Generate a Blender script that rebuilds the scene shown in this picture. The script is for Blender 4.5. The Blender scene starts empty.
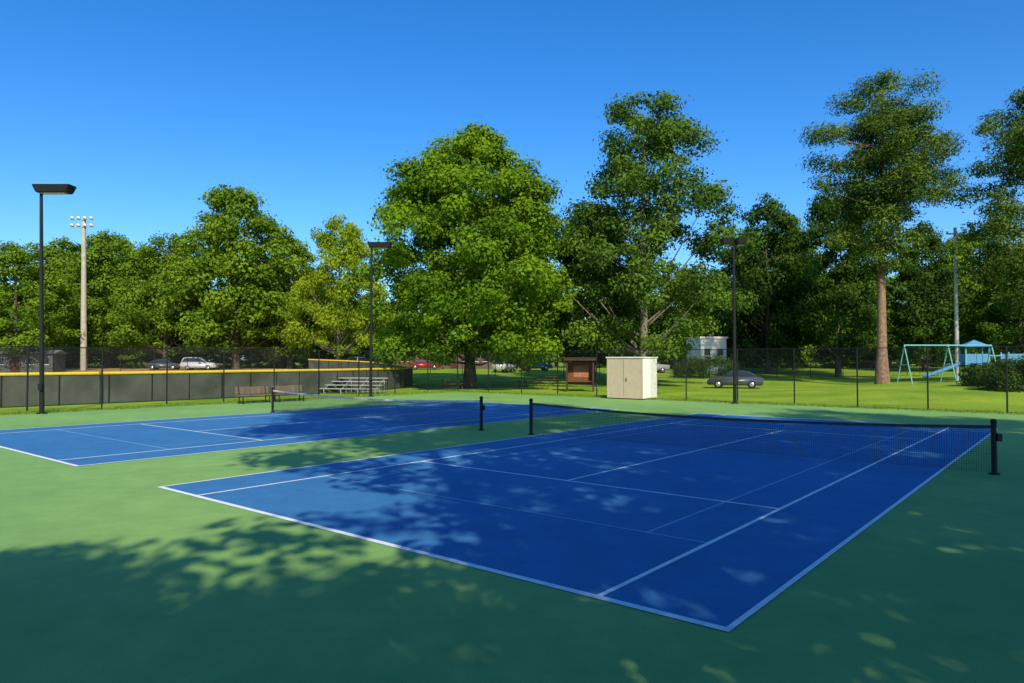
import bpy, bmesh, math, random
import numpy as np
from mathutils import Vector, Matrix

random.seed(7)
sc = bpy.context.scene
F, H, PITCH = 704.0, 2.42, 0.0257
HV = 341.5 + F*math.tan(PITCH)
P0 = np.array([1.92, 6.30]); YAW = 0.6875
A = np.array([-math.cos(YAW), math.sin(YAW)])
B = np.array([math.sin(YAW), math.cos(YAW)])
SUN_T = np.array([-0.2, 0.98]); SUN_T /= np.linalg.norm(SUN_T)
SUN_EL = math.radians(37)

def cw(a, b):
    p = P0 + A*a + B*b
    return float(p[0]), float(p[1])
def at(u, d):
    return (u-512)/F*d
def ss(t):
    t = np.clip(t, 0, 1); return t*t*(3-2*t)
def gh(x, y):
    x = np.asarray(x, float); y = np.asarray(y, float)
    rx, ry = x-P0[0], y-P0[1]
    a = rx*A[0]+ry*A[1]; b = rx*B[0]+ry*B[1]
    return 1.1*ss((y-62)/45) + 0.7*ss((b-34.5)/16)*ss((18-a)/14)*(1-ss((y-62)/45)*0.5)
def ghf(x, y): return float(gh(x, y))

# ------------------------------------------------------------ materials
def mat(name, col=(0.5, 0.5, 0.5), rough=0.7, metal=0.0, noise=0.0, nscale=5.0, spec=0.3, bump=0.0, bscale=60):
    m = bpy.data.materials.new(name); m.use_nodes = True
    nt = m.node_tree; b = nt.nodes['Principled BSDF']
    b.inputs['Base Color'].default_value = (*col, 1)
    b.inputs['Roughness'].default_value = rough
    b.inputs['Metallic'].default_value = metal
    b.inputs['Specular IOR Level'].default_value = spec
    tc = nt.nodes.new('ShaderNodeTexCoord')
    if noise > 0:
        n = nt.nodes.new('ShaderNodeTexNoise'); n.inputs['Scale'].default_value = nscale; n.inputs['Detail'].default_value = 6
        nt.links.new(tc.outputs['Object'], n.inputs['Vector'])
        r = nt.nodes.new('ShaderNodeMapRange'); r.inputs[1].default_value = 0.3; r.inputs[2].default_value = 0.7
        r.inputs[3].default_value = 1-noise; r.inputs[4].default_value = 1+noise
        nt.links.new(n.outputs['Fac'], r.inputs[0])
        mx = nt.nodes.new('ShaderNodeVectorMath'); mx.operation = 'SCALE'
        mx.inputs[0].default_value = col
        nt.links.new(r.outputs[0], mx.inputs['Scale'])
        nt.links.new(mx.outputs[0], b.inputs['Base Color'])
    if bump > 0:
        n2 = nt.nodes.new('ShaderNodeTexNoise'); n2.inputs['Scale'].default_value = bscale; n2.inputs['Detail'].default_value = 4
        nt.links.new(tc.outputs['Object'], n2.inputs['Vector'])
        bp = nt.nodes.new('ShaderNodeBump'); bp.inputs['Strength'].default_value = bump; bp.inputs['Distance'].default_value = 0.02
        nt.links.new(n2.outputs['Fac'], bp.inputs['Height']); nt.links.new(bp.outputs[0], b.inputs['Normal'])
    return m

def court_mat(name, col, col2, rough=0.75):
    m = bpy.data.materials.new(name); m.use_nodes = True
    nt = m.node_tree; b = nt.nodes['Principled BSDF']; L = nt.links.new
    tc = nt.nodes.new('ShaderNodeTexCoord')
    n1 = nt.nodes.new('ShaderNodeTexNoise'); n1.inputs['Scale'].default_value = 0.22; n1.inputs['Detail'].default_value = 8; n1.inputs['Roughness'].default_value = 0.6
    n2 = nt.nodes.new('ShaderNodeTexNoise'); n2.inputs['Scale'].default_value = 90; n2.inputs['Detail'].default_value = 3
    n3 = nt.nodes.new('ShaderNodeTexNoise'); n3.inputs['Scale'].default_value = 1.7; n3.inputs['Detail'].default_value = 8; n3.inputs['Roughness'].default_value = 0.7
    for n in (n1, n2, n3): L(tc.outputs['Object'], n.inputs['Vector'])
    r1 = nt.nodes.new('ShaderNodeMapRange'); r1.inputs[1].default_value = 0.35; r1.inputs[2].default_value = 0.65
    L(n1.outputs['Fac'], r1.inputs[0])
    mx = nt.nodes.new('ShaderNodeMix'); mx.data_type = 'RGBA'
    mx.inputs['A'].default_value = (*col, 1); mx.inputs['B'].default_value = (*col2, 1)
    L(r1.outputs[0], mx.inputs['Factor'])
    r2 = nt.nodes.new('ShaderNodeMapRange'); r2.inputs[1].default_value = 0.25; r2.inputs[2].default_value = 0.75; r2.inputs[3].default_value = 0.76; r2.inputs[4].default_value = 1.24
    L(n2.outputs['Fac'], r2.inputs[0])
    r3 = nt.nodes.new('ShaderNodeMapRange'); r3.inputs[1].default_value = 0.3; r3.inputs[2].default_value = 0.62; r3.inputs[3].default_value = 0.84; r3.inputs[4].default_value = 1.04
    L(n3.outputs['Fac'], r3.inputs[0])
    mm = nt.nodes.new('ShaderNodeMath'); mm.operation = 'MULTIPLY'; L(r2.outputs[0], mm.inputs[0]); L(r3.outputs[0], mm.inputs[1])
    sc_ = nt.nodes.new('ShaderNodeVectorMath'); sc_.operation = 'SCALE'
    L(mx.outputs['Result'], sc_.inputs[0]); L(mm.outputs[0], sc_.inputs['Scale'])
    L(sc_.outputs[0], b.inputs['Base Color'])
    b.inputs['Roughness'].default_value = rough; b.inputs['Specular IOR Level'].default_value = 0.25
    bp = nt.nodes.new('ShaderNodeBump'); bp.inputs['Strength'].default_value = 0.35; bp.inputs['Distance'].default_value = 0.005
    L(n2.outputs['Fac'], bp.inputs['Height']); L(bp.outputs[0], b.inputs['Normal'])
    return m

def leaf_mat(name, dark, light, trans=0.35):
    m = bpy.data.materials.new(name); m.use_nodes = True
    nt = m.node_tree; L = nt.links.new
    nt.nodes.clear()
    out = nt.nodes.new('ShaderNodeOutputMaterial')
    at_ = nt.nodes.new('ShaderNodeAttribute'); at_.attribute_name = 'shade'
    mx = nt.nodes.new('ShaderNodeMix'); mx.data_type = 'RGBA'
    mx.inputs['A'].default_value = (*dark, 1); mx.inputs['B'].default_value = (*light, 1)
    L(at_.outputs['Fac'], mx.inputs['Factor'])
    d = nt.nodes.new('ShaderNodeBsdfDiffuse'); t = nt.nodes.new('ShaderNodeBsdfTranslucent')
    L(mx.outputs['Result'], d.inputs['Color']); L(mx.outputs['Result'], t.inputs['Color'])
    m1 = nt.nodes.new('ShaderNodeMixShader'); m1.inputs[0].default_value = trans
    L(d.outputs[0], m1.inputs[1]); L(t.outputs[0], m1.inputs[2])
    L(m1.outputs[0], out.inputs['Surface'])
    return m

def mesh_mat(name, col, pitch, wire, square=False):
    """woven wire / net: uses UV in metres, holes are transparent"""
    m = bpy.data.materials.new(name); m.use_nodes = True
    nt = m.node_tree; L = nt.links.new; b = nt.nodes['Principled BSDF']; out = nt.nodes['Material Output']
    b.inputs['Base Color'].default_value = (*col, 1); b.inputs['Roughness'].default_value = 0.6
    uv = nt.nodes.new('ShaderNodeUVMap'); sp = nt.nodes.new('ShaderNodeSeparateXYZ'); L(uv.outputs[0], sp.inputs[0])
    def M(op, x, y=None):
        n = nt.nodes.new('ShaderNodeMath'); n.operation = op
        for i, v in enumerate((x, y)):
            if v is None: continue
            if isinstance(v, (int, float)): n.inputs[i].default_value = v
            else: L(v, n.inputs[i])
        return n.outputs[0]
    if square: p, q = sp.outputs[0], sp.outputs[1]
    else: p = M('ADD', sp.outputs[0], sp.outputs[1]); q = M('SUBTRACT', sp.outputs[0], sp.outputs[1])
    a_ = M('LESS_THAN', M('FRACT', M('DIVIDE', p, pitch)), wire)
    b_ = M('LESS_THAN', M('FRACT', M('DIVIDE', q, pitch)), wire)
    f = M('MAXIMUM', a_, b_)
    tr = nt.nodes.new('ShaderNodeBsdfTransparent'); mx = nt.nodes.new('ShaderNodeMixShader')
    L(f, mx.inputs[0]); L(tr.outputs[0], mx.inputs[1]); L(b.outputs[0], mx.inputs[2]); L(mx.outputs[0], out.inputs['Surface'])
    return m

M_black = mat('black_paint', (0.012, 0.012, 0.013), 0.45, 0.0, 0.15, 3)
M_wire = mesh_mat('chain_link', (0.012, 0.014, 0.013), 0.07, 0.065)
M_net = mesh_mat('tennis_net', (0.01, 0.01, 0.012), 0.045, 0.12, True)
M_white = mat('white_line', (0.80, 0.82, 0.82), 0.7, 0, 0.12, 9)
M_lblue = mat('light_blue_line', (0.20, 0.39, 0.60), 0.7, 0, 0.1, 9)
M_blue = court_mat('court_blue', (0.036, 0.17, 0.38), (0.05, 0.20, 0.43))
M_green = court_mat('court_green', (0.185, 0.37, 0.095), (0.25, 0.44, 0.12))
M_bark = mat('bark', (0.10, 0.08, 0.06), 0.9, 0, 0.35, 6, bump=0.6, bscale=14)
M_pbark = mat('pine_bark', (0.24, 0.15, 0.10), 0.9, 0, 0.4, 5, bump=0.6, bscale=12)
M_lbark = mat('pale_bark', (0.19, 0.165, 0.13), 0.9, 0, 0.3, 6)
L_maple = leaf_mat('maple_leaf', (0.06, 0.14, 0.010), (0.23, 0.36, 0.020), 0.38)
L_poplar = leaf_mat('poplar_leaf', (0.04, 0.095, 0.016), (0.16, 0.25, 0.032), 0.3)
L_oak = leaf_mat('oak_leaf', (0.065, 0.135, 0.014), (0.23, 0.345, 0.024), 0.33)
L_yel = leaf_mat('yellow_leaf', (0.14, 0.23, 0.014), (0.36, 0.45, 0.03), 0.4)
L_dark = leaf_mat('dark_leaf', (0.022, 0.055, 0.012), (0.085, 0.15, 0.02), 0.22)
L_pine = leaf_mat('pine_needle', (0.025, 0.062, 0.014), (0.165, 0.24, 0.034), 0.2)
L_bush = leaf_mat('bush_leaf', (0.02, 0.055, 0.010), (0.07, 0.13, 0.015), 0.2)

# ------------------------------------------------------------ mesh helpers
def link(o, parent=None):
    sc.collection.objects.link(o)
    if parent: o.parent = parent
    return o
def empty(name, loc=(0, 0, 0), rz=0.0):
    e = bpy.data.objects.new(name, None); e.location = loc; e.rotation_euler = (0, 0, rz)
    e.empty_display_size = 0.2
    return link(e)
def mk(name, verts, faces, m, parent=None, smooth=False, uvs=None):
    me = bpy.data.meshes.new(name); me.from_pydata([tuple(map(float, v)) for v in verts], [], faces); me.update()
    ms = m if isinstance(m, (list, tuple)) else [m]
    for q in ms: me.materials.append(q)
    if uvs is not None:
        l = me.uv_layers.new(name='UVMap')
        for p in me.polygons:
            for li, vi in zip(p.loop_indices, p.vertices): l.data[li].uv = uvs[vi]
    if smooth:
        for p in me.polygons: p.use_smooth = True
    return link(bpy.data.objects.new(name, me), parent)
def box(name, c, s, m, parent=None, bevel=0.0, rot=None):
    bm = bmesh.new(); bmesh.ops.create_cube(bm, size=1)
    bmesh.ops.scale(bm, vec=s, verts=bm.verts)
    if bevel > 0: bmesh.ops.bevel(bm, geom=bm.edges[:], offset=bevel, segments=2, affect='EDGES', profile=0.7)
    me = bpy.data.meshes.new(name); bm.to_mesh(me); bm.free(); me.materials.append(m)
    o = link(bpy.data.objects.new(name, me), parent); o.location = c
    if rot: o.rotation_euler = rot
    return o
def tube_data(pts, rads, n=8, cap=True):
    V, Fc = [], []
    pts = [Vector(p) for p in pts]
    for i, p in enumerate(pts):
        d = (pts[min(i+1, len(pts)-1)] - pts[max(i-1, 0)]).normalized()
        up = Vector((0, 0, 1)) if abs(d.z) < 0.9 else Vector((1, 0, 0))
        x = d.cross(up).normalized(); y = d.cross(x).normalized()
        for k in range(n):
            an = 2*math.pi*k/n
            V.append(p + (x*math.cos(an)+y*math.sin(an))*rads[i])
    for i in range(len(pts)-1):
        for k in range(n):
            a, b_ = i*n+k, i*n+(k+1) % n
            Fc.append((a, b_, b_+n, a+n))
    if cap:
        Fc.append(tuple(range(n))[::-1]); Fc.append(tuple((len(pts)-1)*n+k for k in range(n)))
    return V, Fc
def tube(name, pts, rads, m, parent=None, n=10):
    if isinstance(rads, (int, float)): rads = [rads]*len(pts)
    V, Fc = tube_data(pts, rads, n)
    return mk(name, V, Fc, m, parent, smooth=False)
def tubes(name, segs, m, parent=None, n=8):
    V, Fc = [], []
    for pts, r in segs:
        rr = [r]*len(pts) if isinstance(r, (int, float)) else r
        v, f = tube_data(pts, rr, n); o = len(V); V += v; Fc += [tuple(i+o for i in q) for q in f]
    return mk(name, V, Fc, m, parent)
def lathe(name, prof, m, parent=None, n=20, loc=(0, 0, 0)):
    V = []; Fc = []
    for r, z in prof:
        for k in range(n): V.append((r*math.cos(2*math.pi*k/n), r*math.sin(2*math.pi*k/n), z))
    for i in range(len(prof)-1):
        for k in range(n): Fc.append((i*n+k, i*n+(k+1) % n, (i+1)*n+(k+1) % n, (i+1)*n+k))
    o = mk(name, V, Fc, m, parent, True); o.location = loc
    return o

# ------------------------------------------------------------ trees
def tree_arrays(seed, h, cb, rad, prof, nclump, nleaf, lsz, clr, trunk_r, lobes=0.22, lean=(0, 0), branch_n=26,
                inner=0.35, aspect=0.7, flat=0.65, drop=0.0, pine=False, trunk_top=0.92, stray=0.16):
    rng = np.random.default_rng(seed)
    nt_ = 10
    tp = []
    wob = rng.normal(0, 0.12, (nt_, 2)); wob[0] = 0; wob = np.cumsum(wob, 0)*0.5
    for i in range(nt_):
        t = i/(nt_-1)
        tp.append(np.array([lean[0]*t+wob[i, 0]*t, lean[1]*t+wob[i, 1]*t, h*trunk_top*t]))
    tr = [trunk_r*(1.35 if i == 0 else (1-0.88*(i/(nt_-1))**0.9)) for i in range(nt_)]
    v, f = tube_data(tp, tr, 9, False); verts = [tuple(q) for q in v]; faces = list(f)
    def trunk_at(z):
        t = np.clip(z/(h*trunk_top), 0, 1)*(nt_-1); i = min(int(t), nt_-2); return tp[i]*(1-(t-i))+tp[i+1]*(t-i)
    pt = np.array([p[0] for p in prof]); pr = np.array([p[1] for p in prof])
    ph = rng.uniform(0, 6.28, 6)
    C = []; CS = []
    tries = 0
    while len(C) < nclump and tries < nclump*20:
        tries += 1
        t = rng.uniform(0, 1); r = np.interp(t, pt, pr)
        if rng.uniform() > (r+0.12)**1.1: continue
        if pine:
            k = round(t*pine)/pine; t = np.clip(k+rng.normal(0, 0.02), 0, 1); r = np.interp(t, pt, pr)
            th = round(rng.uniform(0, 7)+k*3.1)/7*6.283+k*9+rng.normal(0, 0.16)
            rho = rng.uniform(0.15, 1.0)
            lob = 1+lobes*math.sin(3*th+ph[0]+k*17)+lobes*math.sin(k*23+th+ph[1])
        else:
            th = rng.uniform(0, 6.283); rho = inner+(1-inner)*rng.uniform()**0.55
            lob = 1+lobes*math.sin(2*th+ph[0]+t*4)+lobes*0.8*math.sin(5*th+ph[1]-t*9)+lobes*0.7*math.sin(t*17+3*th+ph[2])
        R = rad*r*lob*rho
        z = h*(cb+(1-cb)*t)
        z += -drop*R if not pine else 0.12*R
        c = trunk_at(z)*1.0; c = np.array([c[0]+R*math.cos(th), c[1]+R*math.sin(th), z])
        C.append(c); CS.append(rng.uniform(0.6, 1.35)*(0.75+0.25*min(1, r*1.3)))
    C = np.array(C); CS = np.array(CS)
    idx = rng.permutation(len(C))[:branch_n]
    for i in idx:
        c = C[i]; hd = math.hypot(c[0]-trunk_at(c[2])[0], c[1]-trunk_at(c[2])[1])
        z0 = c[2]-hd*(0.15 if pine else rng.uniform(0.7, 1.2)); z0 = max(z0, h*cb*0.8); z0 = min(z0, c[2])
        s = trunk_at(z0); mid = s*0.5+c*0.5; mid[2] -= hd*(0.03 if pine else 0.08); mid[:2] += rng.normal(0, 0.15, 2)
        r0 = trunk_r*0.3*(1-0.7*z0/h)
        v, f = tube_data([s, s*0.75+mid*0.25, mid, c], [r0, r0*0.85, r0*0.6, r0*0.15], 5, False)
        o = len(verts); verts += [tuple(q) for q in v]; faces += [tuple(j+o for j in q) for q in f]
    w = CS**2; w = w/w.sum(); cnt = rng.multinomial(nleaf, w)
    ci = np.repeat(np.arange(len(C)), cnt); n = len(ci)
    g = rng.normal(0, 1, (n, 3)); g /= np.maximum(np.linalg.norm(g, axis=1, keepdims=True), 1e-6)
    rr = (rng.uniform(0, 1, (n, 1))**0.45)*1.3
    rr = np.where(rng.uniform(0, 1, (n, 1)) < stray, rr*rng.uniform(1.0, 1.6, (n, 1)), rr)
    g *= rr
    g[:, 2] *= flat
    P = C[ci]+g*(clr*CS[ci])[:, None]
    nor = g*0.9+rng.normal(0, 0.5, (n, 3))+np.array([0, 0, 0.45])
    nor /= np.linalg.norm(nor, axis=1, keepdims=True)
    rv = rng.normal(0, 1, (n, 3)); ax = np.cross(nor, rv); ax /= np.linalg.norm(ax, axis=1, keepdims=True)
    bx = np.cross(nor, ax)
    sz = lsz*rng.uniform(0.55, 1.4, (n, 1))
    LV = np.stack([P-ax*sz*0.5, P+bx*sz*0.5*aspect+nor*sz*0.08, P+ax*sz*0.5, P-bx*sz*0.5*aspect+nor*sz*0.08], 1).reshape(-1, 3)
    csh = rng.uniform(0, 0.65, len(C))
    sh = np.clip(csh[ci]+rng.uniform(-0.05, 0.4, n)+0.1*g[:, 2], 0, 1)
    return dict(v=np.array(verts), f=faces, lv=LV, sh=sh)

def arrays_to_mesh(name, parts, bark, leaf):
    Vs, loops, midx, shd = [], [], [], []
    off = 0
    for arr, R, T, tint in parts:
        v = arr['v']@R.T+T; lv = arr['lv']@R.T+T
        f = np.array(arr['f'], dtype=np.int64)
        Vs.append(v); loops.append((f+off).ravel()); off += len(v)
        nl = len(lv)//4
        Vs.append(lv); loops.append(np.arange(nl*4)+off); off += len(lv)
        midx.append(np.zeros(len(f), int)); midx.append(np.ones(nl, int))
        shd.append(np.zeros(len(f))); shd.append(np.clip(arr['sh']+tint, 0, 1))
    V = np.concatenate(Vs); Lp = np.concatenate(loops); mi = np.concatenate(midx); sh = np.concatenate(shd)
    nf = len(mi)
    me = bpy.data.meshes.new(name)
    me.vertices.add(len(V)); me.vertices.foreach_set('co', V.astype(np.float32).ravel())
    me.loops.add(len(Lp)); me.loops.foreach_set('vertex_index', Lp.astype(np.int32))
    me.polygons.add(nf); me.polygons.foreach_set('loop_start', (np.arange(nf)*4).astype(np.int32))
    me.polygons.foreach_set('loop_total', np.full(nf, 4, dtype=np.int32))
    me.materials.append(bark); me.materials.append(leaf)
    me.polygons.foreach_set('material_index', mi.astype(np.int32))
    at_ = me.attributes.new('shade', 'FLOAT', 'FACE'); at_.data.foreach_set('value', sh.astype(np.float32))
    me.update(calc_edges=True); me.validate()
    return me
I3 = np.eye(3); Z3 = np.zeros(3)
def rotz(a, s=1, sz=None):
    c, s_ = math.cos(a), math.sin(a); sz = sz or s
    return np.array([[c*s, -s_*s, 0], [s_*s, c*s, 0], [0, 0, sz]])
def place(name, me, x, y, s=1.0, rz=0.0, sz=None, z=None):
    o = bpy.data.objects.new(name, me); o.location = (x, y, (ghf(x, y) if z is None else z)-0.05)
    o.scale = (s, s, sz or s); o.rotation_euler = (0, 0, rz)
    return link(o)

P_round = [(0, .5), (.15, .85), (.35, 1), (.6, .9), (.8, .65), (.93, .38), (1, .12)]
P_maple = [(0, .82), (.12, 1), (.3, 1), (.5, .93), (.68, .82), (.82, .6), (.93, .34), (1, .1)]
P_pop = [(0, .75), (.15, .95), (.35, 1), (.55, .85), (.7, .68), (.82, .66), (.92, .5), (1, .12)]
P_pine = [(0, .3), (.12, .65), (.3, .85), (.5, 1), (.65, .85), (.8, .6), (.92, .4), (1, .12)]
P_col = [(0, .7), (.3, 1), (.6, .8), (.85, .45), (1, .1)]

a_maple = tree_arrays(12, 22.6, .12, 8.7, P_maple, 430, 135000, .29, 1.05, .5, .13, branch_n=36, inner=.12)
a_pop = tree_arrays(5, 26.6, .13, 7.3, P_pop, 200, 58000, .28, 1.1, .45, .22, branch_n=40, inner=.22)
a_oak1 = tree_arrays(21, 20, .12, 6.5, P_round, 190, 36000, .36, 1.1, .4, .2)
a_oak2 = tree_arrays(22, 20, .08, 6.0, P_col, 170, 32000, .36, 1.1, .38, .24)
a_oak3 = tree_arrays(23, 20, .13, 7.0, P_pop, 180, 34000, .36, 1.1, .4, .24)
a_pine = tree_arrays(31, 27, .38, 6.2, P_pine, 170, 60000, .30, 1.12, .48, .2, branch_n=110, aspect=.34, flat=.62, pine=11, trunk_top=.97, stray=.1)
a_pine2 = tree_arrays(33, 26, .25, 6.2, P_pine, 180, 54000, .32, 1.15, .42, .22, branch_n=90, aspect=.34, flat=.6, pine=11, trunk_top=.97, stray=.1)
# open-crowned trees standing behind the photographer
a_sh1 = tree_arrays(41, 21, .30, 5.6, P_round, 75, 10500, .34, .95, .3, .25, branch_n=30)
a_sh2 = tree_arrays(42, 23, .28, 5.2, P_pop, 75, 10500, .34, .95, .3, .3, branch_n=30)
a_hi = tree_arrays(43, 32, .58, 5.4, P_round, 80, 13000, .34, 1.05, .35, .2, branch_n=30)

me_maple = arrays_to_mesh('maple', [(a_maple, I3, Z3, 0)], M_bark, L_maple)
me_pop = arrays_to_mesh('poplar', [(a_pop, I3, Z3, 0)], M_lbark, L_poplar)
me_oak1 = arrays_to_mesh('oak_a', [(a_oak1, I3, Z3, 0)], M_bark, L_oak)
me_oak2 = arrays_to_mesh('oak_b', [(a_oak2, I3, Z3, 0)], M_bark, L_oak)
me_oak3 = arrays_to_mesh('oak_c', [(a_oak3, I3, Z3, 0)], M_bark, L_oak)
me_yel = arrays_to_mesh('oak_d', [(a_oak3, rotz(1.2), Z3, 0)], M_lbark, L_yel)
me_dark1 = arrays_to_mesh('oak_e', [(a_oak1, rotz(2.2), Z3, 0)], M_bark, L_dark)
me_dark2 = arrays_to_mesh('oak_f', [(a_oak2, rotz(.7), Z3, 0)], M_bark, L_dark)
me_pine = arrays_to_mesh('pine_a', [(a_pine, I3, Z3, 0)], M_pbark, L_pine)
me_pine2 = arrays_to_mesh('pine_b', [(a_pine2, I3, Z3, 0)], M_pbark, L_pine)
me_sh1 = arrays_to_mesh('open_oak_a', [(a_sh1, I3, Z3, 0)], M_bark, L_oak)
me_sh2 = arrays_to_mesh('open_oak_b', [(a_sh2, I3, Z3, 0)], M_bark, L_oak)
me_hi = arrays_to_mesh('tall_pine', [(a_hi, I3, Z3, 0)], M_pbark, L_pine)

def tree_px(name, me, u, d, vtop, base_h, width_px=None, base_w=None, rz=0.0):
    x = at(u, d); z0 = ghf(x, d); hh = H+(HV-vtop)/F*d-z0
    sz = hh/base_h; s = (width_px/F*d)/base_w if width_px else sz
    return place(name, me, x, d, s, rz, sz)

tree_px('maple_tree', me_maple, 470, 60, 122, 23.2, 222, 18.6, .3)
tree_px('poplar_tree', me_pop, 644, 62, 84, 27.2, 172, 15.5, 1.0)
tree_px('pine_tree', me_pine, 882, 62, 74, 27.2, 156, 13.4, .4)
tree_px('pine_tree', me_pine2, 1036, 56, 88, 26.4, 150, 12.5, 2.0)
# trees behind
tree_px('oak_tree', me_dark1, 592, 74, 200, 20.5, 120, 14, .3)
tree_px('oak_tree', me_dark2, 768, 88, 192, 20.5, 92, 12.5, .9)
tree_px('oak_tree', me_dark1, 838, 82, 190, 20.5, 95, 14, 2.9)
tree_px('oak_tree', me_dark2, 925, 92, 220, 20.5, 80, 12.5, 1.9)
tree_px('oak_tree', me_dark2, 740, 95, 232, 20.5, 60, 12.5, 4.0)
tree_px('oak_tree', me_oak2, 795, 100, 215, 20.5, 75, 12.5, 4.0)
tree_px('oak_tree', me_oak1, 970, 100, 228, 20.5, 90, 14, 4.0)
tree_px('oak_tree', me_dark1, 1020, 84, 240, 20.5, 90, 14, 1.0)
tree_px('oak_tree', me_oak3, 675, 100, 262, 20.5, 80, 15, 1.0)
# left individual trees
tree_px('oak_tree', me_oak1, 236, 100, 184, 20.5, 130, 14, 1.0)
tree_px('oak_tree', me_oak3, 165, 104, 232, 20.5, 95, 15, 2.0)
tree_px('oak_tree', me_yel, 338, 96, 214, 20.5, 92, 15, 0.2)
tree_px('oak_tree', me_oak2, 290, 104, 232, 20.5, 80, 12.5, 3.0)
tree_px('oak_tree', me_oak1, 108, 110, 228, 20.5, 100, 14, 5.0)
tree_px('oak_tree', me_oak3, 15, 92, 240, 20.5, 110, 15, 3.3)
tree_px('oak_tree', me_oak2, 60, 118, 236, 20.5, 100, 12.5, .5)

rng = np.random.default_rng(99)
parts = []
arrs = [a_oak1, a_oak2, a_oak3]
def thin(arr, k):
    nl = len(arr['lv'])//4; sel = np.random.default_rng(1).permutation(nl)[:nl//k]
    lv = arr['lv'].reshape(-1, 4, 3)[sel]; c = lv.mean(1, keepdims=True); lv = c+(lv-c)*math.sqrt(k)*0.95
    return dict(v=arr['v'], f=arr['f'], lv=lv.reshape(-1, 3), sh=arr['sh'][sel])
th = [thin(q, 3) for q in arrs]
for i in range(52):
    u = -420+i*38+rng.uniform(-12, 12); d = rng.uniform(122, 150)
    ht = rng.uniform(13, 18) if 330 < u < 760 else rng.uniform(17, 23.5)
    s = ht/20; x = at(u, d)
    parts.append((th[i % 3], rotz(rng.uniform(0, 6), s*1.25, s), np.array([x, d, ghf(x, d)-.4]), rng.uniform(-.25, .15)))
for i in range(60):
    u = -420+i*33+rng.uniform(-12, 12); d = rng.uniform(108, 122)
    s = rng.uniform(5.0, 8.0)/20; x = at(u, d)
    parts.append((th[i % 3], rotz(rng.uniform(0, 6), s*1.7, s), np.array([x, d, ghf(x, d)-1.0]), rng.uniform(-.35, .1)))
me_line = arrays_to_mesh('tree_line', parts, M_bark, L_oak)
link(bpy.data.objects.new('tree_line', me_line))

# trees behind the camera that shade the court
SH = [(4.5, -5, 1.0, me_sh1, 1), (10.5, -4, 1.0, me_sh2, 2), (16.5, -6, 1.1, me_sh1, 3), (23, -3, 1.05, me_sh2, .5), (30, -5, 1.1, me_sh1, 5),
      (2.5, -3.5, 1.05, me_hi, .2), (8, -5.5, 1.08, me_hi, 1.3), (14, -10, 1.0, me_hi, 2), (22, -9, 1.0, me_hi, 4),
      (6.5, -14, 1.0, me_sh2, 4), (12, -15, 1.0, me_sh1, 2.6), (18, -15, 1.05, me_sh2, 1.1),
      (-2.5, -9.6, .70, me_oak1, 2.2), (-7.5, -9.8, .70, me_oak3, 1.2), (-3.5, -19.2, .98, me_oak1, .2), (-10.5, -19.6, 1.0, me_oak3, 3.3), (2.5, -19, .95, me_oak1, 4.3), (-17, -20, 1.0, me_oak2, .2)]
for x, y, s, me, rz in SH:
    place('pine_tree' if me is me_hi else 'oak_tree', me, x, y, s, rz, z=0)

def bush(x, y, r, hh, seed):
    arr = tree_arrays(seed, hh, .05, r, [(0, .85), (.4, 1), (.8, .75), (1, .3)], 40, 6000, .14, r*.28, .06, .08, branch_n=8, inner=.5, flat=.8)
    me = arrays_to_mesh('bush', [(arr, I3, Z3, 0)], M_bark, L_bush)
    return place('bush', me, x, y)
bush(at(980, 47), 47, 1.1, 1.4, 1); bush(at(1012, 43), 43, 1.5, 1.8, 2); bush(at(1055, 43), 43, 1.7, 2.1, 3); bush(at(1003, 49), 49, 1.3, 1.5, 4)
bush(at(690, 80), 80, 1.8, 2.2, 5); bush(at(716, 79), 79, 2.2, 2.4, 6)

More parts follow.
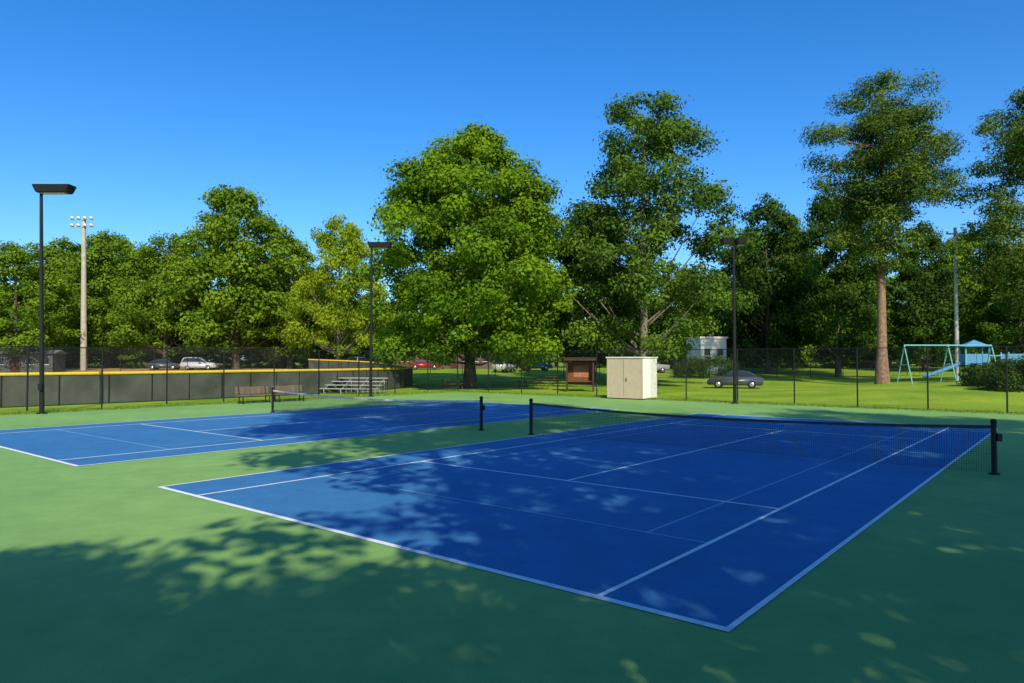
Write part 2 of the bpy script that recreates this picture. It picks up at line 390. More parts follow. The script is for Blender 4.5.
# ------------------------------------------------------------ ground
def grid_ground():
    xs = np.concatenate([[-1500, -800, -400, -250], np.arange(-180, 181, 5.0), [250, 400, 800, 1500]])
    ys = np.concatenate([[-800, -300, -120], np.arange(-60, 181, 5.0), [250, 400, 800, 1800]])
    V = [(x, y, ghf(x, y)-0.02) for y in ys for x in xs]; nx = len(xs)
    Fc = [(j*nx+i, j*nx+i+1, (j+1)*nx+i+1, (j+1)*nx+i) for j in range(len(ys)-1) for i in range(nx-1)]
    m = bpy.data.materials.new('grass'); m.use_nodes = True; nt = m.node_tree; L = nt.links.new; b = nt.nodes['Principled BSDF']
    tc = nt.nodes.new('ShaderNodeTexCoord')
    n1 = nt.nodes.new('ShaderNodeTexNoise'); n1.inputs['Scale'].default_value = 0.25; n1.inputs['Detail'].default_value = 8
    n2 = nt.nodes.new('ShaderNodeTexNoise'); n2.inputs['Scale'].default_value = 9; n2.inputs['Detail'].default_value = 6
    L(tc.outputs['Object'], n1.inputs[0]); L(tc.outputs['Object'], n2.inputs[0])
    r = nt.nodes.new('ShaderNodeValToRGB'); e = r.color_ramp.elements
    e[0].position = .3; e[0].color = (.15, .28, .016, 1); e[1].position = .7; e[1].color = (.34, .45, .04, 1)
    ad = nt.nodes.new('ShaderNodeMath'); ad.operation = 'ADD'; L(n1.outputs['Fac'], ad.inputs[0])
    m2 = nt.nodes.new('ShaderNodeMath'); m2.operation = 'MULTIPLY_ADD'; L(n2.outputs['Fac'], m2.inputs[0]); m2.inputs[1].default_value = .6; m2.inputs[2].default_value = -.3
    L(m2.outputs[0], ad.inputs[1]); L(ad.outputs[0], r.inputs[0]); L(r.outputs[0], b.inputs['Base Color'])
    b.inputs['Roughness'].default_value = .95; b.inputs['Specular IOR Level'].default_value = .1
    bp = nt.nodes.new('ShaderNodeBump'); bp.inputs['Strength'].default_value = .8; bp.inputs['Distance'].default_value = .05
    L(n2.outputs['Fac'], bp.inputs['Height']); L(bp.outputs[0], b.inputs['Normal'])
    return mk('ground', V, Fc, m, smooth=True)
grid_ground()

def patch(name, poly, z, m, parent=None):
    return mk(name, [(x, y, z) for x, y in poly], [tuple(range(len(poly)))], m, parent)
def cpoly(a0, a1, b0, b1): return [cw(a0, b0), cw(a0, b1), cw(a1, b1), cw(a1, b0)]
def ccw(p):
    s = sum(p[i][0]*p[(i+1) % len(p)][1]-p[(i+1) % len(p)][0]*p[i][1] for i in range(len(p)))
    return p if s > 0 else p[::-1]
patch('court_apron', ccw(cpoly(-9, 34.0, -9.5, 32.0)), 0.0, M_green)

# rough grass tufts growing along the outer edge of the court, under the fence
def edge_tufts():
    rg = np.random.default_rng(3); V = []; Fc = []
    def tuft(x, y, n=7):
        for _ in range(n):
            a = rg.uniform(0, 6.28); r = rg.uniform(0, .12); hh = rg.uniform(.06, .22); an = rg.uniform(0, 6.28); wd = .012
            bx_, by_ = x+r*math.cos(a), y+r*math.sin(a); z = ghf(bx_, by_)-.02
            dx, dy = math.cos(an)*wd, math.sin(an)*wd; o = len(V); lx, ly = rg.normal(0, .05, 2)
            V.extend([(bx_-dx, by_-dy, z), (bx_+dx, by_+dy, z), (bx_+lx, by_+ly, z+hh)]); Fc.append((o, o+1, o+2))
    for _ in range(1100):
        b = rg.uniform(-6, 33); x, y = cw(34.0+abs(rg.normal(.15, .3)), b); tuft(x, y)
    for _ in range(1100):
        a = rg.uniform(-9, 34); x, y = cw(a, 32.0+abs(rg.normal(.15, .3))); tuft(x, y)
    mk('grass_tufts', V, Fc, mat('tuft_grass', (.16, .26, .03), .9, 0, .3, 3))
edge_tufts()

def court(name, a0, W=10.97):
    e = empty(name)
    Ln = 23.77
    patch('blue_surface', ccw(cpoly(a0, a0+W, 0, Ln)), 0.004, M_blue, e)
    k = [0]
    def ln(a1, a2, b1, b2, m=M_white, z=0.008):
        k[0] += 1
        patch('line_%d' % k[0], ccw(cpoly(a0+a1, a0+a2, b1, b2)), z, m, e)
    w = .065
    ln(0, W, 0, .10); ln(0, W, Ln-.1, Ln)
    ln(0, w, .10, Ln-.1); ln(W-w, W, .10, Ln-.1)
    ln(1.37, 1.37+w, .10, Ln-.1); ln(W-1.37-w, W-1.37, .10, Ln-.1)
    for b in (5.485, 18.285): ln(1.37+w, W-1.37-w, b, b+.06)
    ln(W/2-.03, W/2+.03, 5.545, 18.285)
    for b in (2.74, 20.97): ln(1.37+w, W-1.37-w, b, b+.05, M_lblue, .0075)
    for a in (2.285, W-2.285):
        ln(a, a+.05, 2.79, 5.485, M_lblue, .0075); ln(a, a+.05, 5.545, 18.285, M_lblue, .0075); ln(a, a+.05, 18.345, 20.97, M_lblue, .0075)
    return e
court('tennis_court', 0.0, 11.2); court('tennis_court', 15.25, 11.2)

def net(a1, a2, b, tape, strap=True):
    e = empty('tennis_net')
    p1 = np.array(cw(a1, b)); p2 = np.array(cw(a2, b))
    for i, p in enumerate((p1, p2)):
        tube('post_%d' % (i+1), [(p[0], p[1], 0), (p[0], p[1], 1.1)], .055, M_black, e, 12)
        lathe('post_cap_%d' % (i+1), [(0, .05), (.045, .045), (.065, .0), (.065, -.03), (0, -.03)], M_black, e, 12, (p[0], p[1], 1.12))
        lathe('post_base_%d' % (i+1), [(0, .03), (.1, .03), (.11, 0)], M_black, e, 14, (p[0], p[1], .008))
    box('crank', (p1[0]+.08, p1[1]-.03, .78), (.1, .1, .16), M_black, e, .01)
    n = 40; V = []; U = []; top = []
    for i in range(n+1):
        t = i/n; p = p1*(1-t)+p2*t; zt = 1.03-.15*(1-(2*t-1)**2)**1.0
        top.append((p[0], p[1], zt)); L_ = t*np.linalg.norm(p2-p1)
        V += [(p[0], p[1], .03), (p[0], p[1], zt)]; U += [(L_, .03), (L_, zt)]
    mk('mesh', V, [(2*i, 2*i+2, 2*i+3, 2*i+1) for i in range(n)], M_net, e, uvs=U)
    nrm = np.array([p2[1]-p1[1], -(p2[0]-p1[0])]); nrm = nrm/np.linalg.norm(nrm)*.012
    V = []; Fc = []
    for i, (x, y, z) in enumerate(top):
        V += [(x-nrm[0], y-nrm[1], z-.06), (x+nrm[0], y+nrm[1], z-.06), (x+nrm[0], y+nrm[1], z+.005), (x-nrm[0], y-nrm[1], z+.005)]
    for i in range(n):
        o = i*4
        for k in range(4): Fc.append((o+k, o+(k+1) % 4, o+4+(k+1) % 4, o+4+k))
    mk('top_tape', V, Fc, tape, e)
M_tape_d = mat('dark_tape', (.05, .06, .07), .8, 0, .2, 8)
M_tape_w = mat('white_tape', (.6, .6, .58), .8, 0, .15, 8)
net(-.914, 11.45, 11.885, M_tape_d)
net(13.6, 26.4, 11.885, M_tape_w)

# ------------------------------------------------------------ chain link fence
def fence(name, pts, hgt=3.0, sp=3.05, z_on=None):
    e = empty(name); V = []; U = []; Fc = []; posts = []; rails = []; L0 = 0
    for j in range(len(pts)-1):
        p, q = np.array(pts[j]), np.array(pts[j+1]); ln_ = np.linalg.norm(q-p); n = max(1, round(ln_/sp))
        for i in range(n+1):
            c = p+(q-p)*i/n; z = ghf(*c)
            if i < n or j == len(pts)-2: posts.append(([(c[0], c[1], z-.05), (c[0], c[1], z+hgt+.03)], .038))
            if i < n:
                c2 = p+(q-p)*(i+1)/n; z2 = ghf(*c2); o = len(V); s = ln_/n
                V += [(c[0], c[1], z+.03), (c2[0], c2[1], z2+.03), (c2[0], c2[1], z2+hgt), (c[0], c[1], z+hgt)]
                U += [(L0, 0), (L0+s, 0), (L0+s, hgt), (L0, hgt)]; L0 += s
                Fc.append((o, o+1, o+2, o+3))
                for rz in (hgt, .06):
                    rails.append(([(c[0], c[1], z+rz), (c2[0], c2[1], z2+rz)], .024 if rz > 1 else .014))
    mk('wire_mesh', V, Fc, M_wire, e, uvs=U)
    tubes('posts', posts, M_black, e, 8); tubes('rails', rails, M_black, e, 6)
    return e
fence('chain_link_fence', [cw(34.5, -14), cw(34.5, 32.5), cw(-12, 32.5)])
fence('chain_link_fence', [(-95, 84), (-52, 86), (-30, 92)], 3.2, 4)
fence('chain_link_fence', [(-30, 92), (-2, 84), (18, 78), (46, 82)], 1.8, 4)

# ------------------------------------------------------------ outfield fence with windscreen and yellow cap
M_screen = mat('windscreen', (.075, .084, .07), .85, 0, .3, .9)
M_yellow = mat('yellow_cap', (.78, .55, .04), .6, 0, .1, 4)
def wind_fence():
    e = empty('outfield_fence')
    key = [(-62, 12), (-44, 22), (-29, 32), (-20.5, 41), (-14.5, 49), (-10.2, 56), (-8.8, 62), (-9.5, 68), (-12.5, 76), (-18, 84), (-26, 90)]
    pts = []
    for i in range(len(key)-1):
        for k in range(5):
            t = k/5; pts.append(np.array(key[i])*(1-t)+np.array(key[i+1])*t)
    pts.append(np.array(key[-1]))
    for _ in range(6):
        pts = [pts[0]]+[(pts[i-1]+pts[i]*2+pts[i+1])/4 for i in range(1, len(pts)-1)]+[pts[-1]]
    hh = 1.62; V = []; Fc = []; posts = []
    for i, p in enumerate(pts):
        z = ghf(*p); off = .06*math.sin(i*1.7)
        V += [(p[0], p[1], z+.04), (p[0]+off, p[1], z+.8), (p[0], p[1], z+hh)]
        posts.append(([(p[0], p[1]-.05, z), (p[0], p[1]-.05, z+hh)], .03))
    for i in range(len(pts)-1):
        Fc += [(3*i, 3*i+3, 3*i+4, 3*i+1), (3*i+1, 3*i+4, 3*i+5, 3*i+2)]
    mk('windscreen', V, Fc, M_screen, e)
    tubes('posts', posts, M_black, e, 6)
    tube('cap', [(p[0], p[1], ghf(*p)+hh+.05) for p in pts], .085, M_yellow, e, 8)
wind_fence()
M_dirt = mat('infield_dirt', (.42, .25, .09), .95, 0, .15, .3)
def draped(name, cx, cy, rx, ry, m, dz=.03):
    V = [(cx, cy, ghf(cx, cy)+dz)]; n = 48; Fc = []; rings = 8
    for r in range(1, rings+1):
        for k in range(n):
            x = cx+rx*r/rings*math.cos(k*2*math.pi/n); y = cy+ry*r/rings*math.sin(k*2*math.pi/n); V.append((x, y, ghf(x, y)+dz))
    for k in range(n): Fc.append((0, 1+k, 1+(k+1) % n))
    for r in range(rings-1):
        for k in range(n): Fc.append((1+r*n+k, 1+(r+1)*n+k, 1+(r+1)*n+(k+1) % n, 1+r*n+(k+1) % n))
    return mk(name, V, Fc, m, smooth=True)
draped('infield_dirt', -52, 86, 36, 20, M_dirt)

# ------------------------------------------------------------ court light poles
M_lens = mat('lamp_lens', (.5, .52, .5), .2)
def court_light(u, d, vtop, base, dirs, tilt=0.0, hw=1.25):
    x, y = base; z0 = ghf(x, y); ht = H+(HV-vtop)/F*y-z0
    e = empty('court_light_pole', (x, y, z0))
    tube('pole', [(0, 0, 0), (-.1*tilt, 0, ht*.5), (-.2*tilt, 0, ht)], [.10, .085, .065], M_black, e, 12)
    lathe('base_plate', [(0, .06), (.2, .06), (.22, 0)], M_black, e, 12)
    box('junction_box', (0, -.13, 1.2), (.16, .12, .3), M_black, e, .01)
    for i, s in enumerate(dirs):
        tube('arm_%d' % (i+1), [(-.2*tilt, 0, ht-.15), (-.2*tilt+s*.08, -.02, ht+.05), (-.2*tilt+s*.2, -.02, ht+.08)], .035, M_black, e, 8)
        bm = bmesh.new(); bmesh.ops.create_cube(bm, size=1)
        for v in bm.verts:
            k = 1.0 if v.co.z > 0 else .82
            v.co = Vector((v.co.x*hw*k, v.co.y*.62*k, v.co.z*.36))
        bmesh.ops.bevel(bm, geom=bm.edges[:], offset=.03, segments=2, affect='EDGES')
        me = bpy.data.meshes.new('lamp_head'); bm.to_mesh(me); bm.free(); me.materials.append(M_black)
        ox = -.2*tilt+s*(hw/2-.25 if len(dirs) == 1 else hw/2+.1)
        o = link(bpy.data.objects.new('lamp_head_%d' % (i+1), me), e); o.location = (ox, -.02, ht+.2)
        box('lens_%d' % (i+1), (ox, -.02, ht+.012), (hw*.65, .36, .02), M_lens, e)
court_light(41, 31.5, 193, (at(43, 31.5), 31.5), [1], 1.0, 1.7)
court_light(372, 46, 248, cw(33.9, 23.7), [1], 0, 1.6)
court_light(736, 39, 245, cw(12.6, 31.6), [-1, 1], 0, .6)

M_galv = mat('galvanised', (.45, .43, .38), .5, .3, .15, 3)
M_concp = mat('concrete_pole', (.42, .38, .30), .8, 0, .15, 2)
M_lampw = mat('floodlight_glass', (.75, .78, .8), .3)
def stadium(u, d, vtop):
    x = at(u, d); z0 = ghf(x, d); ht = H+(HV-vtop)/F*d-z0
    e = empty('stadium_light_pole', (x, d, z0))
    tube('pole', [(0, 0, 0), (-.3, 0, ht)], [.42, .26], M_concp, e, 12)
    for j, z in enumerate((ht-.3, ht-1.3)):
        box('crossarm_%d' % (j+1), (-.3, -.3, z), (3.2, .12, .12), M_galv, e)
        for i in range(4):
            xx = -.3-1.3+i*.867
            o = lathe('floodlight_%d_%d' % (j+1, i+1), [(0, .22), (.1, .2), (.24, -.08), (.24, -.12), (0, -.1)], M_lampw, e, 12, (xx, -.45, z+.2))
            o.rotation_euler = (math.radians(-60), 0, 0)
stadium(84, 96, 217)
def util_pole(u, d, vtop, m, r=.14, arm=False):
    x = at(u, d); z0 = ghf(x, d); ht = H+(HV-vtop)/F*d-z0
    e = empty('utility_pole', (x, d, z0)); tube('pole', [(0, 0, 0), (0, 0, ht)], [r*1.2, r*.8], m, e, 10)
    lathe('cap', [(0, .12), (r*.9, .05), (r*.9, 0)], m, e, 10, (0, 0, ht))
    if arm:
        box('crossarm', (0, -.24, ht-.5), (1.8, .1, .12), m, e)
        for k in (-.8, 0, .8): lathe('insulator_%d' % int(k*10+9), [(0, .18), (.05, .16), (.06, 0)], M_galv, e, 8, (k, -.24, ht-.44))
util_pole(957, 60, 228, M_galv, .15, True)

# ------------------------------------------------------------ storage shed
M_shed = mat('shed_panel', (.52, .41, .29), .75, 0, .06, 3)
M_shedw = mat('shed_trim', (.80, .77, .70), .7, 0, .05, 3)
M_dk = mat('dark_gap', (.05, .045, .04), .9)
def local_frame(name, p, z=None):
    return empty(name, (p[0], p[1], ghf(*p) if z is None else z), math.atan2(-A[1], -A[0]))
def shed():
    x0, y0 = 7.85, 42.3
    e = local_frame('storage_shed', (x0, y0), 0)
    W, D, Hh = 2.5, 1.8, 2.45
    box('walls', (-W/2, D/2, .06+Hh/2), (W, D, Hh), M_shed, e, .01)
    box('skid_base', (-W/2, D/2, .045), (W-.08, D-.08, .08), M_dk, e)
    box('roof', (-W/2, D/2, Hh+.1), (W+.12, D+.12, .07), M_shedw, e, .015)
    for i, xx in enumerate((-W+.05, -.05)): box('front_trim_%d' % (i+1), (xx, -.012, .06+Hh/2), (.08, .02, Hh-.02), M_shed, e)
    for i in range(9): box('side_rib_%d' % (i+1), (.014, .12+i*(D-.24)/8, .06+Hh/2), (.024, .09, Hh-.06), M_shedw, e, .005)
    box('side_panel', (.003, D/2, .06+Hh/2), (.006, D-.04, Hh-.04), M_shedw, e)
    box('door_gap', (-W*.5-.07, -.006, .06+Hh/2), (.012, .006, Hh-.2), M_dk, e)
    box('handle', (-W*.5+.12, -.03, 1.2), (.03, .04, .2), M_black, e)
shed()
M_wood = mat('brown_wood', (.16, .065, .03), .8, 0, .3, 4)
M_wood2 = mat('dark_wood', (.07, .032, .02), .8, 0, .3, 4)
def kiosk():
    x, y = at(580, 54), 54
    e = empty('notice_kiosk', (x, y, ghf(x, y)), -.1)
    for i, (a, b) in enumerate(((-1, -.5), (1, -.5), (-1, .5), (1, .5))): box('leg_%d' % i, (a, b, 1.15), (.13, .13, 2.3), M_wood2, e)
    box('back_panel', (0, .42, 1.35), (1.86, .05, 1.7), M_wood, e)
    box('side_panel_left', (-1.0, 0, 1.3), (.05, .86, 1.7), M_wood2, e); box('side_panel_right', (1.0, 0, 1.3), (.05, .86, 1.7), M_wood, e)
    box('board', (.1, .38, 1.5), (1.2, .03, .9), mat('board', (.38, .16, .07), .8, 0, .3, 5), e)
    mk('roof', [(-1.25, -.8, 2.35), (1.25, -.8, 2.35), (1.25, .8, 2.5), (-1.25, .8, 2.5), (-1.25, -.8, 2.45), (1.25, -.8, 2.45), (1.25, .8, 2.6), (-1.25, .8, 2.6)],
       [(0, 3, 2, 1), (4, 5, 6, 7), (0, 1, 5, 4), (1, 2, 6, 5), (2, 3, 7, 6), (3, 0, 4, 7)], M_wood2, e)
    box('shelf', (0, 0, .75), (1.86, .7, .06), M_wood, e)
kiosk()
M_alu = mat('aluminium', (.62, .60, .56), .4, .5, .1, 4)
def bleachers(u, d, w, rz):
    x = at(u, d); e = empty('bleachers', (x, d, ghf(x, d)), rz)
    for r in range(4):
        box('seat_%d' % r, (0, r*.6, .35+r*.24), (w, .26, .05), M_alu, e)
        if r: box('footboard_%d' % r, (0, r*.6-.28, .1+r*.24), (w, .24, .04), M_alu, e)
    for i in range(4):
        xx = -w/2+.3+i*(w-.6)/3
        tubes('frame_%d' % i, [([(xx, -.1, 0), (xx, -.1, .33)], .025), ([(xx, 1.9, 0), (xx, 1.9, 1.1)], .025), ([(xx, -.1, .05), (xx, 1.9, .05)], .025), ([(xx, -.1, .25), (xx, 1.9, 1.02)], .025), ([(xx, .9, 0), (xx, .9, .66)], .02)], M_alu, e, 6)
bleachers(350, 50, 4.4, -.15)
def bench(x, y, rz, w=1.8, m=M_wood2, z=0):
    e = empty('park_bench', (x, y, z), rz)
    for i in range(3): box('seat_slat_%d' % i, (0, -.15+i*.15, .45), (w, .13, .05), m, e)
    for i in range(3): box('backrest_slat_%d' % i, (0, .27+i*.02, .6+i*.13), (w, .04, .12), m, e)
    for i, s in enumerate((-1, 1)):
        xx = s*(w/2-.2)
        tubes('frame_%d' % i, [([(xx, -.2, 0), (xx, -.2, .43)], .03), ([(xx, .22, 0), (xx, .2, .45), (xx, .3, .95)], .03), ([(xx, -.2, .41), (xx, .22, .41)], .03)], M_black, e, 6)
M_tan = mat('weathered_wood', (.17, .12, .09), .8, 0, .3, 4)
bx, by = cw(33.2, 15.0); bench(bx, by, math.atan2(B[1], B[0]), 2.0, M_tan)
bx, by = cw(33.2, 17.2); bench(bx, by, math.atan2(B[1], B[0]), 2.0, M_tan)
def picnic(x, y, rz):
    e = empty('picnic_table', (x, y, ghf(x, y)), rz)
    for i in range(4): box('top_plank_%d' % i, (0, -.27+i*.18, .75), (1.9, .16, .04), M_wood, e)
    for s in (-1, 1): box('bench_%d' % s, (0, s*.7, .45), (1.9, .26, .04), M_wood, e)
    for s in (-1, 1):
        tubes('legs_%d' % s, [([(s*.7, -.75, 0), (s*.7, -.2, .73)], .035), ([(s*.7, .75, 0), (s*.7, .2, .73)], .035), ([(s*.7, -.75, .4), (s*.7, .75, .4)], .035)], M_wood, e, 6)
picnic(at(455, 60), 58, .2); picnic(at(530, 64), 64, .5); picnic(at(548, 68), 68, -.3)

# ------------------------------------------------------------ cars
M_glass = mat('car_glass', (.02, .025, .03), .08, 0, spec=.6); M_tyre = mat('tyre', (.015, .015, .015), .85)
M_rim = mat('rim', (.5, .5, .52), .3, .7); M_red = mat('tail_light', (.4, .01, .01), .3)
def car(x, y, rz, paint, kind='sedan'):
    e = empty('parked_car', (x, y, ghf(x, y)), rz)
    if kind == 'sedan':
        low = [(-2.25, .35), (-2.28, .62), (-2.2, .90), (-1.6, 1.0), (1.1, 1.0), (2.0, .86), (2.25, .68), (2.28, .4), (2.2, .28), (-2.1, .26)]
        cab = [(-1.85, .98), (-1.15, 1.42), (-.5, 1.50), (.25, 1.48), (1.2, .99)]
    else:
        low = [(-2.3, .4), (-2.32, .75), (-2.28, 1.05), (1.05, 1.08), (2.05, 1.0), (2.3, .8), (2.32, .45), (2.2, .32), (-2.2, .32)]
        cab = [(-2.25, 1.05), (-2.0, 1.7), (-1.5, 1.78), (.2, 1.76), (1.15, 1.07)]
    def extr(nm, prof, w, m, wt=None, bev=.05):
        bm = bmesh.new(); wt = wt or w; zs = [p[1] for p in prof]; z0, z1 = min(zs), max(zs)
        L_, R_ = [], []
        for (px, pz) in prof:
            ww = w+(wt-w)*(pz-z0)/(z1-z0)
            L_.append(bm.verts.new((px, -ww/2, pz))); R_.append(bm.verts.new((px, ww/2, pz)))
        n = len(prof); bm.faces.new(L_); bm.faces.new(R_[::-1])
        for i in range(n): bm.faces.new((L_[i], R_[i], R_[(i+1) % n], L_[(i+1) % n]))
        bmesh.ops.recalc_face_normals(bm, faces=bm.faces)
        if bev: bmesh.ops.bevel(bm, geom=bm.edges[:], offset=bev, segments=2, affect='EDGES')
        me = bpy.data.meshes.new(nm); bm.to_mesh(me); bm.free(); me.materials.append(m)
        for p in me.polygons: p.use_smooth = bev > 0
        return link(bpy.data.objects.new(nm, me), e)
    extr('body', low, 1.82, paint); extr('roof_pillars', cab, 1.66, paint, 1.3, .04)
    cx = sum(p[0] for p in cab)/len(cab); zc = sum(p[1] for p in cab)/len(cab)
    g = [(cx+(px-cx)*.86, zc+(pz-zc)*.72) for px, pz in cab]
    extr('side_glass', g, 1.665, M_glass, 1.40, .0)
    g2 = [(px*1.0+(.03 if px > cx else -.03), pz-.03) for px, pz in cab]
    extr('windscreen', g2, 1.45, M_glass, 1.12, .0)
    wb = 1.35
    for i, (a, b) in enumerate(((-wb, -.82), (wb, -.82), (-wb, .82), (wb, .82))):
        o = lathe('wheel_%d' % i, [(0, -.1), (.2, -.1), (.3, -.11), (.34, -.07), (.34, .07), (.3, .11), (.2, .1), (0, .1)], M_tyre, e, 20, (a, b, .34)); o.rotation_euler = (math.pi/2, 0, 0)
        o = lathe('rim_%d' % i, [(0, -.125), (.19, -.115), (.2, -.1), (.2, .1), (.19, .115), (0, .125)], M_rim, e, 14, (a, b, .34)); o.rotation_euler = (math.pi/2, 0, 0)
    for s in (-1, 1):
        box('head_light_%d' % s, (2.24, s*.65, .68 if kind == 'sedan' else .85), (.1, .35, .13), M_lens, e, .02)
        box('tail_light_%d' % s, (-2.24, s*.7, .76 if kind == 'sedan' else .9), (.1, .28, .14), M_red, e, .02)
def paint(n, c):
    m = mat(n, c, .3, .2, spec=.5); m.node_tree.nodes['Principled BSDF'].inputs['Coat Weight'].default_value = .6; return m
p_dk = paint('paint_charcoal', (.07, .08, .10)); p_wh = paint('paint_white', (.7, .7, .7)); p_rd = paint('paint_red', (.35, .02, .02)); p_bl = paint('paint_blue', (.03, .08, .25)); p_sv = paint('paint_silver', (.4, .4, .42))
car(at(735, 60), 60, math.pi-.35, p_dk)
car(at(165, 98), 98, 0.1, p_dk); car(at(200, 97), 97, .1, p_wh, 'suv')
car(at(360, 100), 100, 1.3, p_sv, 'suv'); car(at(505, 92), 92, 1.2, p_wh, 'suv'); car(at(425, 100), 100, .1, p_rd); car(at(535, 96), 96, .2, p_bl); car(at(390, 101), 101, .1, p_rd, 'suv')
car(at(650, 90), 90, .2, p_sv, 'suv')

# ------------------------------------------------------------ buildings
M_wall = mat('white_siding', (.7, .69, .66), .8, 0, .05, 3); M_roof = mat('grey_roof', (.16, .16, .17), .9, 0, .2, 3); M_brick = mat('brown_brick', (.15, .09, .075), .9, 0, .2, 2)
M_win = mat('window_glass', (.03, .04, .05), .15); M_dug = mat('dugout_block', (.10, .105, .10), .9, 0, .2, 2)
def house(name, u, d, w, dep, hh, roofh, wall, roofm, rz=0.0, doors=True, flat=False):
    x = at(u, d); e = empty(name, (x, d, ghf(x, d)), rz)
    box('walls', (0, 0, hh/2), (w, dep, hh), wall, e)
    o = .3
    if flat:
        box('roof', (0, 0, hh+.13), (w+.3, dep+.3, .24), roofm, e)
    else:
        V = [(-w/2-o, -dep/2-o, hh+.002), (w/2+o, -dep/2-o, hh+.002), (w/2+o, dep/2+o, hh+.002), (-w/2-o, dep/2+o, hh+.002), (-w/2-o, 0, hh+roofh), (w/2+o, 0, hh+roofh)]
        mk('roof', V, [(0, 3, 2, 1), (0, 1, 5, 4), (2, 3, 4, 5), (0, 4, 3), (1, 2, 5)], roofm, e)
    n = max(1, int(w/1.6))
    for i in range(n):
        xx = -w/2+(i+.5)*w/n
        if i == n//2 and doors: box('door', (xx, -dep/2-.02, 1.05), (1.0, .06, 2.1), M_wood2, e)
        else:
            box('window_%d' % i, (xx, -dep/2-.02, hh*.62), (.8, .05, .8), M_win, e)
            box('window_sill_%d' % i, (xx, -dep/2-.06, hh*.62-.46), (1.0, .1, .08), M_wall, e)
house('white_building', 706, 88, 3.4, 4, 4.3, 1.0, M_wall, M_wall, .2, False, True)
house('brick_building', 450, 108, 16, 6, 2.4, .7, M_brick, M_roof, 0)
house('dugout', 22, 90, 9, 3, 2.4, .5, M_dug, M_roof, .1)

# ------------------------------------------------------------ playground
M_turq = mat('turquoise_paint', (.16, .44, .46), .4); M_pblue = mat('blue_plastic', (.10, .30, .55), .35)
def swing(u, d):
    x = at(u, d); e = empty('swing_set', (x, d, ghf(x, d)), .05); w = 6.4; h2 = 2.75
    segs = [([(-w/2, 0, h2), (w/2, 0, h2)], .05)]
    for s in (-w/2, 0, w/2):
        segs += [([(s, -.9, 0), (s, 0, h2)], .04), ([(s, .9, 0), (s, 0, h2)], .04), ([(s, -.45, h2/2), (s, .45, h2/2)], .03)]
    tubes('frame', segs, M_turq, e, 8)
    for i, cx in enumerate((-2.3, -1.0, 1.0, 2.3)):
        tubes('chains_%d' % i, [([(cx-.22, 0, h2), (cx-.22, 0, .6)], .012), ([(cx+.22, 0, h2), (cx+.22, 0, .6)], .012)], M_black, e, 5)
        box('seat_%d' % i, (cx, 0, .58), (.48, .18, .04), M_black, e, .01)
swing(948, 50)
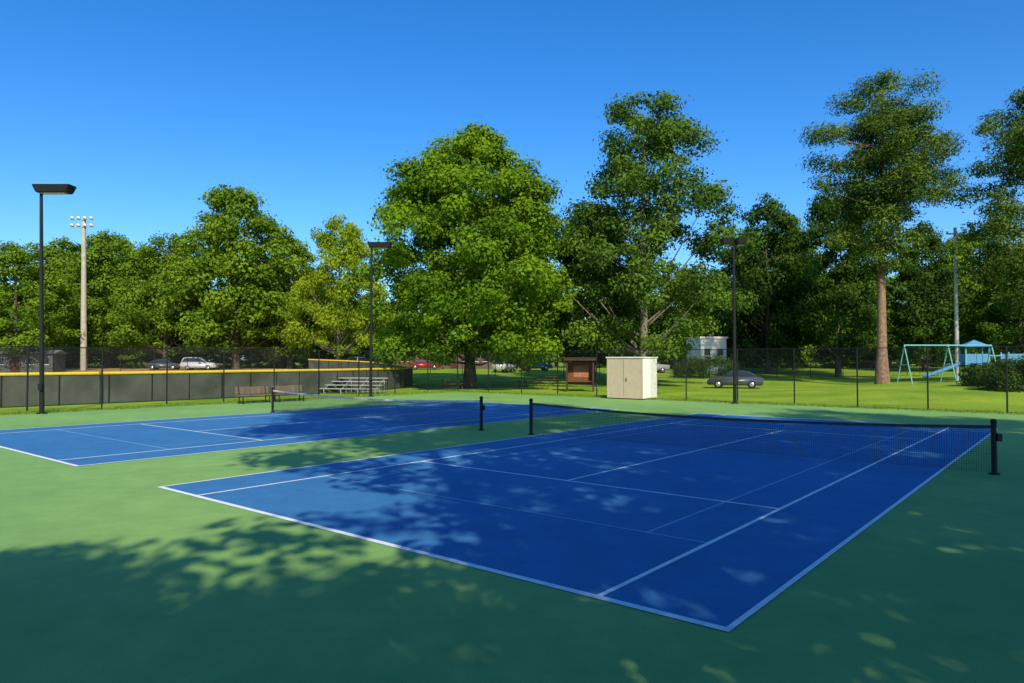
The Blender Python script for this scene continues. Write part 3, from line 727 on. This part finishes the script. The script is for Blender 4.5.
def playset(u, d):
    x = at(u, d); e = empty('playground_climber', (x, d, ghf(x, d)), -.3)
    def tower(nm, cx, top, roof):
        for i, (a, b) in enumerate(((-.8, -.8), (.8, -.8), (-.8, .8), (.8, .8))): tube('%s_post_%d' % (nm, i), [(cx+a, b, 0), (cx+a, b, top)], .06, M_turq, e, 8)
        box(nm+'_deck', (cx, 0, 1.35), (1.6, 1.6, .08), M_pblue, e)
        for i, s in enumerate((-.8, .8)): box('%s_rail_panel_%d' % (nm, i), (cx, s, 1.8), (1.5, .05, .75), M_pblue, e)
        if roof:
            mk(nm+'_roof', [(cx-1.05, -1.05, top), (cx+1.05, -1.05, top), (cx+1.05, 1.05, top), (cx-1.05, 1.05, top), (cx, 0, top+.6)], [(0, 1, 4), (1, 2, 4), (2, 3, 4), (3, 0, 4), (3, 2, 1, 0)], M_pblue, e)
    tower('tower_a', 0, 2.7, True); tower('tower_b', 2.9, 2.3, False)
    box('bridge', (1.45, 0, 1.35), (1.3, 1.0, .06), M_turq, e)
    tubes('bridge_rails', [([(.8, s*.5, 2.1), (1.45, s*.5, 2.0), (2.1, s*.5, 2.1)], .03) for s in (-1, 1)], M_turq, e, 6)
    V = []; Fc = []
    for i in range(11):
        t = i/10; xx = -.8-2.8*t; z = 1.4*(1-t)**1.1+.25*t
        V += [(xx, -.35, z+.22), (xx, -.28, z), (xx, .28, z), (xx, .35, z+.22)]
    for i in range(10):
        for k in range(3): Fc.append((4*i+k, 4*i+k+1, 4*i+5+k, 4*i+4+k))
    o = mk('slide_chute', V, Fc, M_pblue, e, True); md = o.modifiers.new('s', 'SOLIDIFY'); md.thickness = .04
    arcs = []
    for s in (-.5, .5):
        arcs.append(([(3.7+1.5*math.sin(t*math.pi/2/6), s, 1.5*math.cos(t*math.pi/2/6)) for t in range(7)], .035))
    for t in range(1, 6): arcs.append(([(3.7+1.5*math.sin(t*math.pi/12), -.5, 1.5*math.cos(t*math.pi/12)), (3.7+1.5*math.sin(t*math.pi/12), .5, 1.5*math.cos(t*math.pi/12))], .025))
    tubes('arch_ladder', arcs, M_turq, e, 6)
playset(974, 56)

# ------------------------------------------------------------ light, sky, camera
w = bpy.data.worlds.new('World'); sc.world = w; w.use_nodes = True
nt = w.node_tree; bg = nt.nodes['Background']; sky = nt.nodes.new('ShaderNodeTexSky'); sky.sky_type = 'NISHITA'; sky.sun_disc = False
sp = -SUN_T
sky.sun_elevation = SUN_EL; sky.sun_rotation = math.atan2(sp[0], sp[1])
sky.air_density = 1.0; sky.dust_density = .9; sky.ozone_density = 2.5
hs = nt.nodes.new('ShaderNodeHueSaturation'); hs.inputs['Saturation'].default_value = 1.38
tn = nt.nodes.new('ShaderNodeVectorMath'); tn.operation = 'MULTIPLY'; tn.inputs[1].default_value = (.82, 1.1, 1.36)
nt.links.new(sky.outputs[0], hs.inputs['Color']); nt.links.new(hs.outputs[0], tn.inputs[0]); nt.links.new(tn.outputs[0], bg.inputs['Color']); bg.inputs['Strength'].default_value = .145
sl = bpy.data.lights.new('sun', 'SUN'); sl.energy = 5.0; sl.angle = math.radians(.5); sl.color = (1, .91, .67)
so = link(bpy.data.objects.new('sun', sl))
dv = Vector((SUN_T[0]*math.cos(SUN_EL), SUN_T[1]*math.cos(SUN_EL), -math.sin(SUN_EL)))
so.rotation_euler = dv.to_track_quat('-Z', 'Y').to_euler()
cam = bpy.data.cameras.new('camera'); co = link(bpy.data.objects.new('camera', cam)); sc.camera = co
cam.sensor_width = 36; cam.lens = F/1024*36; cam.clip_end = 5000; cam.clip_start = .05
co.location = (0, 0, H); co.rotation_euler = (math.pi/2+PITCH, 0, 0)
sc.view_settings.view_transform = 'Standard'; sc.view_settings.look = 'None'; sc.view_settings.exposure = 0
